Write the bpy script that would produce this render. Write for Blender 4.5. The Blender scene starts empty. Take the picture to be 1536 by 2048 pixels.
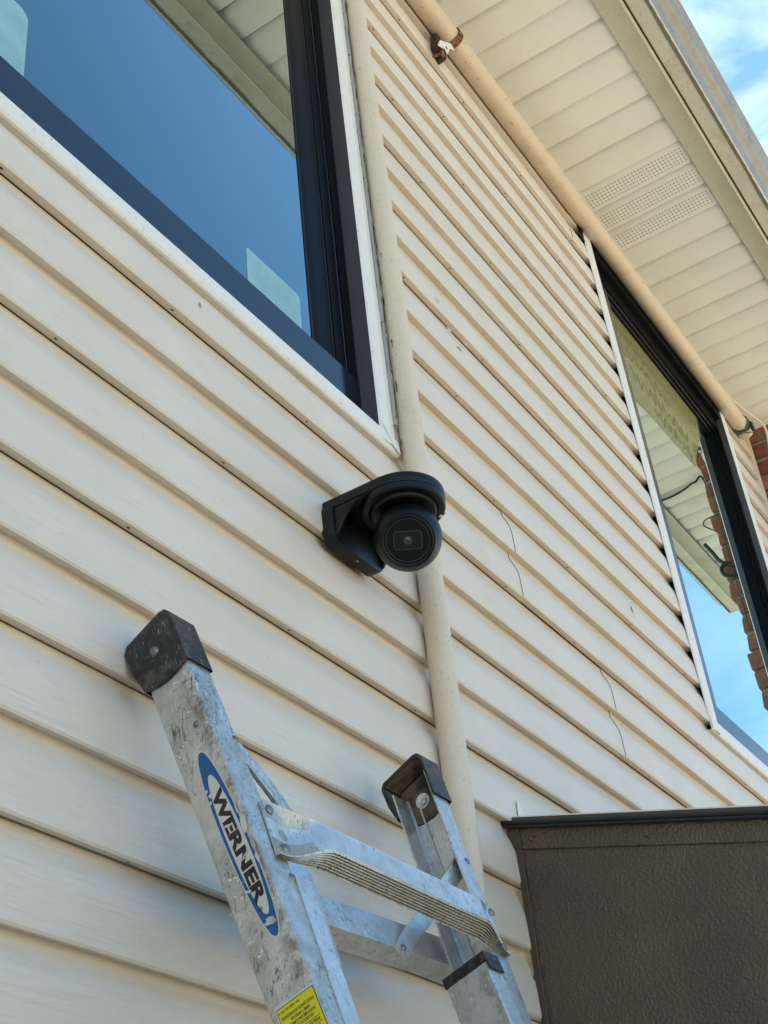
import bpy, bmesh, math, random
from mathutils import Vector, Matrix, noise
random.seed(7)
scn = bpy.context.scene
COL = scn.collection
R = math.radians

# ------------------------------------------------------------------ camera
PITCH, YAW, ROLL, DIST = 0.60535, 1.0574, -0.11234, 0.9281
cam_d = bpy.data.cameras.new('camera')
cam = bpy.data.objects.new('camera', cam_d)
COL.objects.link(cam)
fw = Vector((math.sin(YAW)*math.cos(PITCH), math.cos(YAW)*math.cos(PITCH), math.sin(PITCH)))
r0 = Vector((math.cos(YAW), -math.sin(YAW), 0)); u0 = r0.cross(fw)
rt = math.cos(ROLL)*r0 + math.sin(ROLL)*u0
up = -math.sin(ROLL)*r0 + math.cos(ROLL)*u0
M = Matrix((rt, up, -fw)).transposed().to_4x4()
M.translation = Vector((0, -DIST, 0))
cam.matrix_world = M
cam_d.sensor_fit = 'HORIZONTAL'; cam_d.sensor_width = 36.0
cam_d.lens = 36.0*2812.97/1536.0
cam_d.clip_start = 0.01; cam_d.clip_end = 2000
scn.camera = cam
scn.render.resolution_x = 768; scn.render.resolution_y = 1024

# ------------------------------------------------------------------ world + sun
SUN_EL, SUN_AZ = 60.0, 20.0          # azimuth from +Y (behind the house) towards +X
W = bpy.data.worlds.new('World'); scn.world = W; W.use_nodes = True
nt = W.node_tree; nt.nodes.clear()
def N(t, kind, **kw):
    n = t.nodes.new(kind)
    for k, v in kw.items():
        if k in n.inputs: n.inputs[k].default_value = v
        else: setattr(n, k, v)
    return n
wo = N(nt, 'ShaderNodeOutputWorld'); bg = N(nt, 'ShaderNodeBackground', Strength=0.125)
sky = N(nt, 'ShaderNodeTexSky'); sky.sky_type = 'NISHITA'; sky.sun_disc = False
sky.sun_elevation = R(SUN_EL); sky.sun_rotation = R(SUN_AZ); sky.air_density = 1.0; sky.dust_density = 0.3; sky.ozone_density = 1.0
tc = N(nt, 'ShaderNodeTexCoord'); mp = N(nt, 'ShaderNodeMapping'); mp.inputs['Scale'].default_value = (1.0, 1.6, 3.2)
mp.inputs['Rotation'].default_value = (0.3, 0.2, 0.5)
nz = N(nt, 'ShaderNodeTexNoise', Scale=3.1, Detail=9.0, Roughness=0.58, Distortion=0.7)
cr = N(nt, 'ShaderNodeValToRGB'); cr.color_ramp.elements[0].position = 0.36; cr.color_ramp.elements[1].position = 0.78
cr.color_ramp.elements[0].color = (0, 0, 0, 1); cr.color_ramp.elements[1].color = (0.85, 0.85, 0.85, 1)
mx = N(nt, 'ShaderNodeMix'); mx.data_type = 'RGBA'
mx.inputs[7].default_value = (7.2, 7.8, 8.2, 1)
nt.links.new(tc.outputs['Generated'], mp.inputs['Vector']); nt.links.new(mp.outputs[0], nz.inputs['Vector'])
nt.links.new(nz.outputs['Fac'], cr.inputs['Fac'])
sx = N(nt, 'ShaderNodeSeparateXYZ'); nt.links.new(tc.outputs['Generated'], sx.inputs[0])
mr = N(nt, 'ShaderNodeMapRange'); mr.interpolation_type = 'SMOOTHSTEP'      # thin cloud bank on the sunny side of the sky
mr.inputs['From Min'].default_value = -0.45; mr.inputs['From Max'].default_value = 0.15
nt.links.new(sx.outputs['Y'], mr.inputs['Value'])
mu = N(nt, 'ShaderNodeMath', operation='MULTIPLY'); nt.links.new(cr.outputs['Color'], mu.inputs[0]); nt.links.new(mr.outputs[0], mu.inputs[1])
nt.links.new(mu.outputs[0], mx.inputs[0])
hsv = N(nt, 'ShaderNodeHueSaturation', Saturation=1.13, Hue=0.486); nt.links.new(sky.outputs[0], hsv.inputs['Color']); nt.links.new(hsv.outputs[0], mx.inputs[6]); nt.links.new(mx.outputs[2], bg.inputs['Color']); nt.links.new(bg.outputs[0], wo.inputs[0])

sl = bpy.data.lights.new('sun', 'SUN'); sl.energy = 5.0; sl.angle = R(0.5); sl.color = (1.0, 0.95, 0.86)
so = bpy.data.objects.new('sun', sl); COL.objects.link(so)
sd = Vector((math.sin(R(SUN_AZ))*math.cos(R(SUN_EL)), math.cos(R(SUN_AZ))*math.cos(R(SUN_EL)), math.sin(R(SUN_EL))))
so.rotation_euler = (-sd).to_track_quat('-Z', 'Y').to_euler()
so.location = (3, 6, 12)

vs = scn.view_settings
vs.view_transform = 'Standard'; vs.look = 'None'; vs.gamma = 1.0; vs.exposure = 1.30
vs.use_curve_mapping = False

# ------------------------------------------------------------------ helpers
def smooth(me, ang=35):
    for p in me.polygons: p.use_smooth = True
    me.set_sharp_from_angle(angle=R(ang))

def link(o, parent=None):
    COL.objects.link(o)
    if parent is not None:
        o.parent = parent
    return o

def make(name, bm, mat, parent=None, ang=35, bevel=0.0, seg=1):
    if bevel and ang == 35: ang = 18
    bm.normal_update()
    if bevel:
        es = [e for e in bm.edges if len(e.link_faces) == 2 and e.calc_face_angle(0) > R(40)]
        bmesh.ops.bevel(bm, geom=es, offset=bevel, segments=seg, profile=0.6, affect='EDGES', clamp_overlap=True)
    me = bpy.data.meshes.new(name); bm.to_mesh(me); bm.free()
    mats = mat if isinstance(mat, (list, tuple)) else [mat]
    for m in mats: me.materials.append(m)
    smooth(me, ang)
    return link(bpy.data.objects.new(name, me), parent)

def thing(name, label, cat, loc=(0, 0, 0), group=None):
    o = bpy.data.objects.new(name, None); o.empty_display_size = 0.05
    COL.objects.link(o); o.location = (0, 0, 0)
    o['label'] = label; o['category'] = cat
    if group: o['group'] = group
    return o

def tag(o, label, cat, group=None):
    o['label'] = label; o['category'] = cat
    if group: o['group'] = group
    return o

def box(bm, a, b, mi=0):
    (x0, y0, z0), (x1, y1, z1) = [tuple(min(p, q) for p, q in zip(a, b)), tuple(max(p, q) for p, q in zip(a, b))]
    vs_ = [bm.verts.new(p) for p in ((x0,y0,z0),(x1,y0,z0),(x1,y1,z0),(x0,y1,z0),(x0,y0,z1),(x1,y0,z1),(x1,y1,z1),(x0,y1,z1))]
    for f in ((0,3,2,1),(4,5,6,7),(0,1,5,4),(1,2,6,5),(2,3,7,6),(3,0,4,7)):
        fc = bm.faces.new([vs_[i] for i in f]); fc.material_index = mi
    return vs_

def fbox(bm, o, ax, ay, az, a, b, mi=0):
    """box in a local frame: origin o, unit axes ax, ay, az"""
    v_ = box(bm, a, b, mi)
    for v in v_:
        c = v.co.copy(); v.co = o + ax*c.x + ay*c.y + az*c.z

def prism(bm, outline, fn, d0, d1, mi=0):
    """outline [(u,v)..]; fn(u,v,d) -> point"""
    A = [bm.verts.new(fn(u, v, d0)) for u, v in outline]; B = [bm.verts.new(fn(u, v, d1)) for u, v in outline]
    n = len(outline)
    fs = [bm.faces.new(A[::-1]), bm.faces.new(B)]
    for i in range(n):
        fs.append(bm.faces.new((A[i], A[(i+1) % n], B[(i+1) % n], B[i])))
    for f in fs: f.material_index = mi
    bmesh.ops.recalc_face_normals(bm, faces=fs)
    return fs

def tube(bm, path, rad, n=10, caps=True, mi=0):
    path = [Vector(p) for p in path]
    rings = []
    t0 = (path[1]-path[0]).normalized()
    ref = Vector((0, 0, 1)) if abs(t0.z) < 0.9 else Vector((1, 0, 0))
    a = (ref - t0*ref.dot(t0)).normalized()
    for i, p in enumerate(path):
        t = (path[min(i+1, len(path)-1)] - path[max(i-1, 0)]).normalized()
        a = (a - t*a.dot(t)).normalized(); b = t.cross(a)
        r = rad[i] if isinstance(rad, (list, tuple)) else rad
        rings.append([bm.verts.new(p + (a*math.cos(2*math.pi*k/n) + b*math.sin(2*math.pi*k/n))*r) for k in range(n)])
    for i in range(len(rings)-1):
        for k in range(n):
            f = bm.faces.new((rings[i][k], rings[i][(k+1) % n], rings[i+1][(k+1) % n], rings[i+1][k])); f.material_index = mi
    if caps:
        bm.faces.new(rings[0][::-1]).material_index = mi; bm.faces.new(rings[-1]).material_index = mi

def lathe(bm, prof, o, axis, n=40, mi=0, cap=True):
    """prof [(r, h)..] revolved about axis through o"""
    axis = Vector(axis).normalized()
    ref = Vector((0, 0, 1)) if abs(axis.z) < 0.9 else Vector((1, 0, 0))
    a = (ref - axis*ref.dot(axis)).normalized(); b = axis.cross(a)
    rings = []
    for r, h in prof:
        if r < 1e-6: rings.append([bm.verts.new(o + axis*h)])
        else: rings.append([bm.verts.new(o + axis*h + (a*math.cos(2*math.pi*k/n) + b*math.sin(2*math.pi*k/n))*r) for k in range(n)])
    fs = []
    for A, B in zip(rings, rings[1:]):
        for k in range(n):
            k2 = (k+1) % n
            if len(A) == 1 and len(B) == 1: continue
            if len(A) == 1: fs.append(bm.faces.new((A[0], B[k2], B[k])))
            elif len(B) == 1: fs.append(bm.faces.new((A[k], A[k2], B[0])))
            else: fs.append(bm.faces.new((A[k], A[k2], B[k2], B[k])))
    for f in fs: f.material_index = mi
    bmesh.ops.recalc_face_normals(bm, faces=fs)

def catmull(pts, m=6):
    P = [Vector(p) for p in pts]; P = [2*P[0]-P[1]] + P + [2*P[-1]-P[-2]]
    out = []
    for i in range(1, len(P)-2):
        for k in range(m):
            t = k/m; a, b, c, d = P[i-1], P[i], P[i+1], P[i+2]
            out.append(0.5*((2*b) + (c-a)*t + (2*a-5*b+4*c-d)*t*t + (3*b-a-3*c+d)*t**3))
    out.append(P[-2]); return out

# ------------------------------------------------------------------ materials
def mat(name, base, rough=0.5, metal=0.0, spec=0.5):
    m = bpy.data.materials.new(name); m.use_nodes = True
    b = m.node_tree.nodes['Principled BSDF']
    b.inputs['Base Color'].default_value = (*base, 1); b.inputs['Roughness'].default_value = rough
    b.inputs['Metallic'].default_value = metal; b.inputs['Specular IOR Level'].default_value = spec
    return m

def coords(m, scale=(1, 1, 1), rot=(0, 0, 0)):
    t = m.node_tree
    tc = N(t, 'ShaderNodeTexCoord'); mp = N(t, 'ShaderNodeMapping')
    mp.inputs['Scale'].default_value = scale; mp.inputs['Rotation'].default_value = rot
    t.links.new(tc.outputs['Object'], mp.inputs['Vector']); return mp.outputs[0]

def noise_n(m, vec, scale, detail=4, rough=0.55, dist=0.0):
    n = N(m.node_tree, 'ShaderNodeTexNoise', Scale=scale, Detail=detail, Roughness=rough, Distortion=dist)
    m.node_tree.links.new(vec, n.inputs['Vector']); return n.outputs['Fac']

def ramp(m, fac, stops):
    r = N(m.node_tree, 'ShaderNodeValToRGB'); el = r.color_ramp.elements
    while len(el) < len(stops): el.new(0.5)
    for e, (p, c) in zip(el, stops):
        e.position = p; e.color = (*c, 1) if isinstance(c, tuple) else (c, c, c, 1)
    m.node_tree.links.new(fac, r.inputs['Fac']); return r.outputs['Color']

def mixc(m, fac, a, b, mode='MIX'):
    t = m.node_tree; x = N(t, 'ShaderNodeMix'); x.data_type = 'RGBA'; x.blend_type = mode
    for i, v in ((0, fac), (6, a), (7, b)):
        if hasattr(v, 'is_output'): t.links.new(v, x.inputs[i])
        else: x.inputs[i].default_value = v if i == 0 else (*v, 1)
    return x.outputs[2]

def setc(m, col): m.node_tree.links.new(col, m.node_tree.nodes['Principled BSDF'].inputs['Base Color'])
def setr(m, v): m.node_tree.links.new(v, m.node_tree.nodes['Principled BSDF'].inputs['Roughness'])
def math_n(m, op, a, b=0.0):
    t = m.node_tree; x = N(t, 'ShaderNodeMath', operation=op)
    for i, v in ((0, a), (1, b)):
        if hasattr(v, 'is_output'): t.links.new(v, x.inputs[i])
        else: x.inputs[i].default_value = v
    return x.outputs[0]
def bump(m, h, strength=0.3, dist=0.001, prev=None):
    t = m.node_tree; b = N(t, 'ShaderNodeBump', Strength=strength, Distance=dist)
    t.links.new(h, b.inputs['Height'])
    if prev is not None: t.links.new(prev, b.inputs['Normal'])
    t.links.new(b.outputs[0], t.nodes['Principled BSDF'].inputs['Normal']); return b.outputs[0]

# --- vinyl siding: embossed wood grain, faint grime
VINYL = (0.66, 0.615, 0.545)
m_vinyl = mat('vinyl_siding', VINYL, 0.42)
v1 = coords(m_vinyl, (13, 40, 420), (0, R(3.0), 0))
g1 = noise_n(m_vinyl, v1, 1.0, 5, 0.65, 1.2)
v2 = coords(m_vinyl, (2.2, 10, 70), (0, R(1.2), 0))
g2 = noise_n(m_vinyl, v2, 1.0, 4, 0.6, 2.0)
streak = ramp(m_vinyl, g1, [(0.30, 0.0), (0.46, 1.0)])
gh = math_n(m_vinyl, 'ADD', math_n(m_vinyl, 'MULTIPLY', streak, 0.8), math_n(m_vinyl, 'MULTIPLY', g2, 0.8))
bump(m_vinyl, gh, 0.5, 0.0006)
pw = coords(m_vinyl)
blot = noise_n(m_vinyl, pw, 5.0, 6, 0.65)
c_ = mixc(m_vinyl, ramp(m_vinyl, blot, [(0.35, 0.0), (0.7, 1.0)]), (0.664, 0.578, 0.488), (0.712, 0.634, 0.552))
spk = noise_n(m_vinyl, pw, 60.0, 3, 0.6)
c_ = mixc(m_vinyl, ramp(m_vinyl, spk, [(0.70, 0.0), (0.76, 0.35)]), c_, (0.33, 0.29, 0.23))
c_ = mixc(m_vinyl, ramp(m_vinyl, streak, [(0.0, 0.11), (0.9, 0.0)]), c_, (0.40, 0.35, 0.28))
setc(m_vinyl, c_)
m_hole = mat('dark_hole', (0.012, 0.01, 0.009), 0.9, spec=0.1)
m_void = mat('wall_sheathing', (0.05, 0.045, 0.04), 0.9, spec=0.2)

def painted(name, base, dirt, rough=0.45, dscale=14, dlim=(0.58, 0.75), fine=120, bumps=0.15):
    m = mat(name, base, rough)
    v = coords(m); a = noise_n(m, v, dscale, 6, 0.7); b = noise_n(m, v, fine, 3, 0.6)
    c = mixc(m, ramp(m, a, [(dlim[0], 0.0), (dlim[1], 0.55)]), base, dirt)
    c = mixc(m, ramp(m, b, [(0.61, 0.0), (0.69, 0.6)]), c, dirt)
    setc(m, c); bump(m, b, bumps, 0.0008); return m

m_trim = painted('white_trim', (0.74, 0.73, 0.69), (0.5, 0.47, 0.42), 0.35, 9)
m_pipe = painted('conduit_paint', (0.655, 0.56, 0.44), (0.36, 0.29, 0.21), 0.5, 9, (0.55, 0.85), 190, 0.25)
m_pipe2 = painted('upper_pipe_paint', (0.62, 0.49, 0.36), (0.26, 0.19, 0.12), 0.5, 7, (0.55, 0.8), 70, 0.3)
m_soff = painted('soffit_aluminium', (0.85, 0.83, 0.785), (0.65, 0.615, 0.54), 0.5, 4, (0.5, 0.9), 200, 0.05)
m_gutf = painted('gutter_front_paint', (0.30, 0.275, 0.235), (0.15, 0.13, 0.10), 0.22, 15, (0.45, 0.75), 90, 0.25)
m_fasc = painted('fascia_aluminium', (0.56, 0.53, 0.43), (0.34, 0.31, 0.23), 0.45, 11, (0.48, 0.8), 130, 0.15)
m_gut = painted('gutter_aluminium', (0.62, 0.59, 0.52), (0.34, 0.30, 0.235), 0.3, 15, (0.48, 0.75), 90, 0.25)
m_grime = mat('edge_grime', (0.17, 0.16, 0.13), 0.9)
m_frame = mat('black_window_frame', (0.004, 0.0045, 0.006), 0.32, spec=0.08)
m_frail = mat('satin_black_rail', (0.004, 0.006, 0.010), 0.14, spec=0.8)
fv = coords(m_frame); bump(m_frame, noise_n(m_frame, fv, 900, 2), 0.05, 0.0004)
m_seal = mat('rubber_seal', (0.01, 0.01, 0.01), 0.6)
m_reveal = mat('grey_reveal_metal', (0.07, 0.074, 0.082), 0.35, spec=0.4)
setr(m_reveal, ramp(m_reveal, noise_n(m_reveal, coords(m_reveal), 30), [(0.3, 0.3), (0.7, 0.42)]))
m_camb = mat('black_camera_housing', (0.0035, 0.004, 0.0055), 0.42, spec=0.35)
bump(m_camb, noise_n(m_camb, coords(m_camb), 1500, 2), 0.12, 0.0003)
m_camr = mat('gloss_black', (0.002, 0.002, 0.0025), 0.04, spec=0.6)
m_lensw = mat('lens_window', (0.010, 0.011, 0.012), 0.2)
m_lensr = mat('lens_ring', (0.055, 0.055, 0.057), 0.25)
m_lensg = mat('lens_glass', (0.05, 0.035, 0.05), 0.05, spec=0.8)
m_screw = mat('steel_screw', (0.6, 0.6, 0.58), 0.3, 1.0)

# aluminium of the ladder
def alu(name, base, rough, dirt=0.5, scale=1.0):
    m = mat(name, base, rough, 0.80)
    v = coords(m)
    a = noise_n(m, v, 26*scale, 6, 0.7); s = noise_n(m, coords(m, (160, 160, 28), (0.2, 0.3, 0)), 1.0, 4, 0.7, 1.5)
    k = noise_n(m, v, 170, 4, 0.7)
    sc = noise_n(m, coords(m, (420, 60, 90), (0.7, -0.5, 0.4)), 1.0, 3, 0.7, 0.8)
    k2 = noise_n(m, v, 420, 3, 0.7); sc2 = noise_n(m, coords(m, (70, 500, 60), (-0.4, 0.3, 0.9)), 1.0, 3, 0.7, 0.8)
    zone = ramp(m, noise_n(m, v, 11, 3, 0.6), [(0.42, 0.15), (0.60, 1.0)])
    gt = lambda f, lo, hi, amt: math_n(m, 'MULTIPLY', ramp(m, f, [(lo, 0.0), (hi, amt)]), zone)
    vm = N(m.node_tree, 'ShaderNodeVectorMath', operation='DOT_PRODUCT'); vm.inputs[1].default_value = (-0.04689, -0.94735, 0.31674)
    m.node_tree.links.new(v, vm.inputs[0])
    edge = math_n(m, 'SUBTRACT', vm.outputs['Value'], 0.22411)          # distance in front of the ladder's back face
    eg = math_n(m, 'MULTIPLY', ramp(m, edge, [(0.036, 0.0), (0.049, 1.0), (0.0535, 0.9), (0.0565, 0.0)]), ramp(m, noise_n(m, v, 55, 5, 0.75), [(0.44, 0.0), (0.58, 1.0)]))
    c = mixc(m, ramp(m, a, [(0.40, 0.0), (0.70, dirt*0.8)]), base, (0.30, 0.28, 0.245))
    c = mixc(m, math_n(m, 'MULTIPLY', eg, dirt), c, (0.16, 0.135, 0.105))
    c = mixc(m, gt(s, 0.58, 0.62, dirt*1.1), c, (0.09, 0.085, 0.075))
    c = mixc(m, gt(k, 0.60, 0.64, dirt), c, (0.10, 0.095, 0.085))
    c = mixc(m, gt(k2, 0.62, 0.66, dirt), c, (0.09, 0.085, 0.08))
    c = mixc(m, gt(sc2, 0.64, 0.67, dirt), c, (0.09, 0.085, 0.08))
    c = mixc(m, gt(sc, 0.64, 0.67, 0.9), c, (0.92, 0.92, 0.92))
    setc(m, c)
    setr(m, ramp(m, a, [(0.3, rough-0.1), (0.75, rough+0.2)]))
    bump(m, math_n(m, 'ADD', s, math_n(m, 'MULTIPLY', sc, -0.6)), 0.5, 0.0010)
    return m
m_alu = alu('scuffed_aluminium', (0.67, 0.66, 0.635), 0.40, 0.8)
m_alu2 = alu('cleaner_aluminium', (0.72, 0.715, 0.70), 0.34, 0.5)
m_tread = alu('dirty_ribbed_tread', (0.56, 0.52, 0.46), 0.45, 0.85, 0.7)
m_groove = alu('grime_filled_groove', (0.10, 0.085, 0.065), 0.7, 0.9, 0.7)
m_rivet = mat('dull_rivet', (0.22, 0.22, 0.22), 0.45, 0.9)
m_boot = mat('black_rubber', (0.008, 0.008, 0.009), 0.42)
bv = coords(m_boot)
bn = noise_n(m_boot, bv, 38, 7, 0.75, 0.8); bs = noise_n(m_boot, coords(m_boot, (300, 300, 60), (0.5, 0.2, 0)), 1.0, 4, 0.7, 1.0)
bc = mixc(m_boot, ramp(m_boot, bn, [(0.50, 0.0), (0.68, 0.5)]), (0.008, 0.008, 0.009), (0.16, 0.145, 0.12))
bc = mixc(m_boot, ramp(m_boot, bs, [(0.62, 0.0), (0.68, 0.8)]), bc, (0.4, 0.38, 0.34)); setc(m_boot, bc)
bump(m_boot, bn, 0.4, 0.0015)
m_bootin = mat('muddy_rubber', (0.07, 0.05, 0.035), 0.85)
setc(m_bootin, mixc(m_bootin, ramp(m_bootin, noise_n(m_bootin, coords(m_bootin), 45, 5), [(0.4, 0.0), (0.65, 1.0)]), (0.16, 0.115, 0.075), (0.03, 0.024, 0.018)))
def printed(name, base, wear):
    m = mat(name, base, 0.4); n = noise_n(m, coords(m), 90, 6, 0.75)
    setc(m, mixc(m, ramp(m, n, [(0.60, 0.0), (0.68, 0.75)]), base, wear)); return m
m_blue = printed('sticker_blue', (0.005, 0.085, 0.26), (0.16, 0.22, 0.30))
m_stw = printed('sticker_white', (0.60, 0.58, 0.53), (0.36, 0.33, 0.29))
m_ink = printed('sticker_black_ink', (0.012, 0.012, 0.012), (0.18, 0.17, 0.16))
m_yel = printed('sticker_yellow', (0.72, 0.60, 0.01), (0.5, 0.42, 0.05))

# bronze hammered panel
m_bron = mat('bronze_hammered', (0.060, 0.048, 0.035), 0.28, 0.3, 0.6)
hv = coords(m_bron)
vo = N(m_bron.node_tree, 'ShaderNodeTexVoronoi', Scale=210.0); m_bron.node_tree.links.new(hv, vo.inputs['Vector'])
pn = noise_n(m_bron, hv, 330, 4, 0.65)
b1 = bump(m_bron, math_n(m_bron, 'ADD', vo.outputs['Distance'], pn), 0.8, 0.0017)
setc(m_bron, mixc(m_bron, ramp(m_bron, noise_n(m_bron, hv, 6, 5), [(0.35, 0.0), (0.7, 1.0)]), (0.088, 0.062, 0.038), (0.124, 0.090, 0.056)))
m_bron2 = mat('bronze_edge', (0.075, 0.056, 0.036), 0.5, 0.2)
bump(m_bron2, noise_n(m_bron2, coords(m_bron2), 220, 3), 0.5, 0.001)
m_gask = mat('black_gasket', (0.012, 0.011, 0.010), 0.6)
m_rust = mat('rusty_strap', (0.16, 0.06, 0.02), 0.85)
rn = noise_n(m_rust, coords(m_rust), 120, 6, 0.7)
setc(m_rust, ramp(m_rust, rn, [(0.35, (0.05, 0.02, 0.01)), (0.52, (0.20, 0.08, 0.025)), (0.68, (0.33, 0.17, 0.06))])); bump(m_rust, rn, 0.7, 0.002)
m_wood = mat('old_wood', (0.03, 0.02, 0.014), 0.9)
setc(m_wood, ramp(m_wood, noise_n(m_wood, coords(m_wood), 60, 5), [(0.4, (0.015, 0.01, 0.008)), (0.7, (0.09, 0.05, 0.03))]))
m_tag = painted('flaking_white_metal', (0.75, 0.73, 0.68), (0.3, 0.16, 0.07), 0.6, 60, (0.55, 0.7), 200, 0.2)
m_mort = mat('mortar', (0.30, 0.27, 0.23), 0.95); bump(m_mort, noise_n(m_mort, coords(m_mort), 150, 4), 0.6, 0.003)
def brick_mat(name, a, b):
    m = mat(name, a, 0.9); n = noise_n(m, coords(m), 28, 6, 0.7)
    setc(m, mixc(m, ramp(m, n, [(0.4, 0.0), (0.65, 1.0)]), a, b)); bump(m, n, 0.8, 0.006); return m
m_bricks = [brick_mat('red_brick', (0.24, 0.075, 0.045), (0.13, 0.05, 0.035)), brick_mat('brown_brick', (0.27, 0.13, 0.08), (0.17, 0.08, 0.05)), brick_mat('orange_brick', (0.31, 0.12, 0.07), (0.2, 0.09, 0.06))]
m_wcab = mat('white_cable', (0.72, 0.66, 0.56), 0.5)
m_gcab = mat('green_wire', (0.02, 0.09, 0.055), 0.5)
m_bcab = mat('dark_cable', (0.012, 0.022, 0.02), 0.5)

# window glass: clear pane with a mirror-like low-e reflection
m_glass = bpy.data.materials.new('window_glass'); m_glass.use_nodes = True
t = m_glass.node_tree; t.nodes.clear()
out = N(t, 'ShaderNodeOutputMaterial'); gl = N(t, 'ShaderNodeBsdfGlossy', Roughness=0.0); gl.inputs['Color'].default_value = (0.78, 0.95, 0.98, 1)
tr = N(t, 'ShaderNodeBsdfTransparent'); tr.inputs['Color'].default_value = (0.55, 0.6, 0.6, 1)
fr = N(t, 'ShaderNodeFresnel', IOR=1.75); ma = N(t, 'ShaderNodeMath', operation='MULTIPLY'); ma.inputs[1].default_value = 2.7; ma.use_clamp = True
ms = N(t, 'ShaderNodeMixShader')
t.links.new(fr.outputs[0], ma.inputs[0]); t.links.new(ma.outputs[0], ms.inputs[0]); t.links.new(tr.outputs[0], ms.inputs[1]); t.links.new(gl.outputs[0], ms.inputs[2]); t.links.new(ms.outputs[0], out.inputs[0])

def film(name, colr, alpha, rough=0.5, nsc=40):
    m = mat(name, colr, rough)
    n = noise_n(m, coords(m), nsc, 2, 0.5)
    al = ramp(m, n, [(0.3, alpha*0.8), (0.7, min(1, alpha*1.15))])
    m.node_tree.links.new(al, m.node_tree.nodes['Principled BSDF'].inputs['Alpha']); return m
m_filmw = film('frosted_film', (0.42, 0.70, 0.76), 0.45, 0.2, 16)
m_filmy = film('yellow_film', (0.36, 0.335, 0.12), 0.36, 0.4, 1.5)
m_pen = mat('pen_ink', (0.17, 0.165, 0.08), 0.6)
m_dark = mat('dark_interior', (0.03, 0.03, 0.032), 0.9)
m_ground = mat('ground_paving', (0.30, 0.265, 0.21), 0.95)
setc(m_ground, mixc(m_ground, ramp(m_ground, noise_n(m_ground, coords(m_ground), 1.5, 6), [(0.4, 0.0), (0.65, 1.0)]), (0.43, 0.36, 0.255), (0.36, 0.315, 0.21)))
m_shing = mat('roof_shingle', (0.09, 0.085, 0.08), 0.95); bump(m_shing, noise_n(m_shing, coords(m_shing), 60, 4), 0.5, 0.004)

# ------------------------------------------------------------------ setting
GZ = -0.93
bm = bmesh.new(); bm.faces.new([bm.verts.new(p) for p in ((-400, -400, GZ), (400, -400, GZ), (400, 400, GZ), (-400, 400, GZ))])
o = make('ground', bm, m_ground); o['kind'] = 'structure'
SZ = 3.215                     # soffit height
bm = bmesh.new()
box(bm, (-6, 0.004, GZ), (0.2, 0.03, 3.3)); box(bm, (1.69, 0.004, GZ), (3.12, 0.03, 3.3)); box(bm, (4.24, 0.004, GZ), (4.56, 0.03, 3.3))
box(bm, (0.2, 0.004, GZ), (1.69, 0.03, 1.445)); box(bm, (3.12, 0.004, GZ), (4.24, 0.03, 1.445)); box(bm, (0.2, 0.004, 3.13), (1.69, 0.03, 3.3)); box(bm, (3.12, 0.004, 3.11), (4.24, 0.03, 3.3))
o = make('wall_sheathing', bm, m_void); o['kind'] = 'structure'
bm = bmesh.new()               # dark rooms behind the panes
for v in (box(bm, (-5.9, 0.2, GZ+0.01), (4.6, 3.0, 3.28)),): pass
bmesh.ops.delete(bm, geom=[f for f in bm.faces if f.calc_center_median().y < 0.25], context='FACES_ONLY')
o = make('interior_walls', bm, m_dark); o['kind'] = 'structure'
bm = bmesh.new()  # roof slab out of view, added only to keep the sun off the wall
prism(bm, [(-0.50, 3.33), (4.2, 5.3), (9.0, 3.3), (9.0, 3.2), (4.2, 5.2), (-0.44, 3.30)], lambda u, v, d: (d, u, v), -7, 5.85)
o = make('roof', bm, m_shing); o['kind'] = 'structure'

# ------------------------------------------------------------------ siding wall
Z0, H = 2.7768, 0.2032
h = H/2
wall = thing('siding_wall', 'cream vinyl clapboard wall running the whole length behind the ladder', 'wall')
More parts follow.
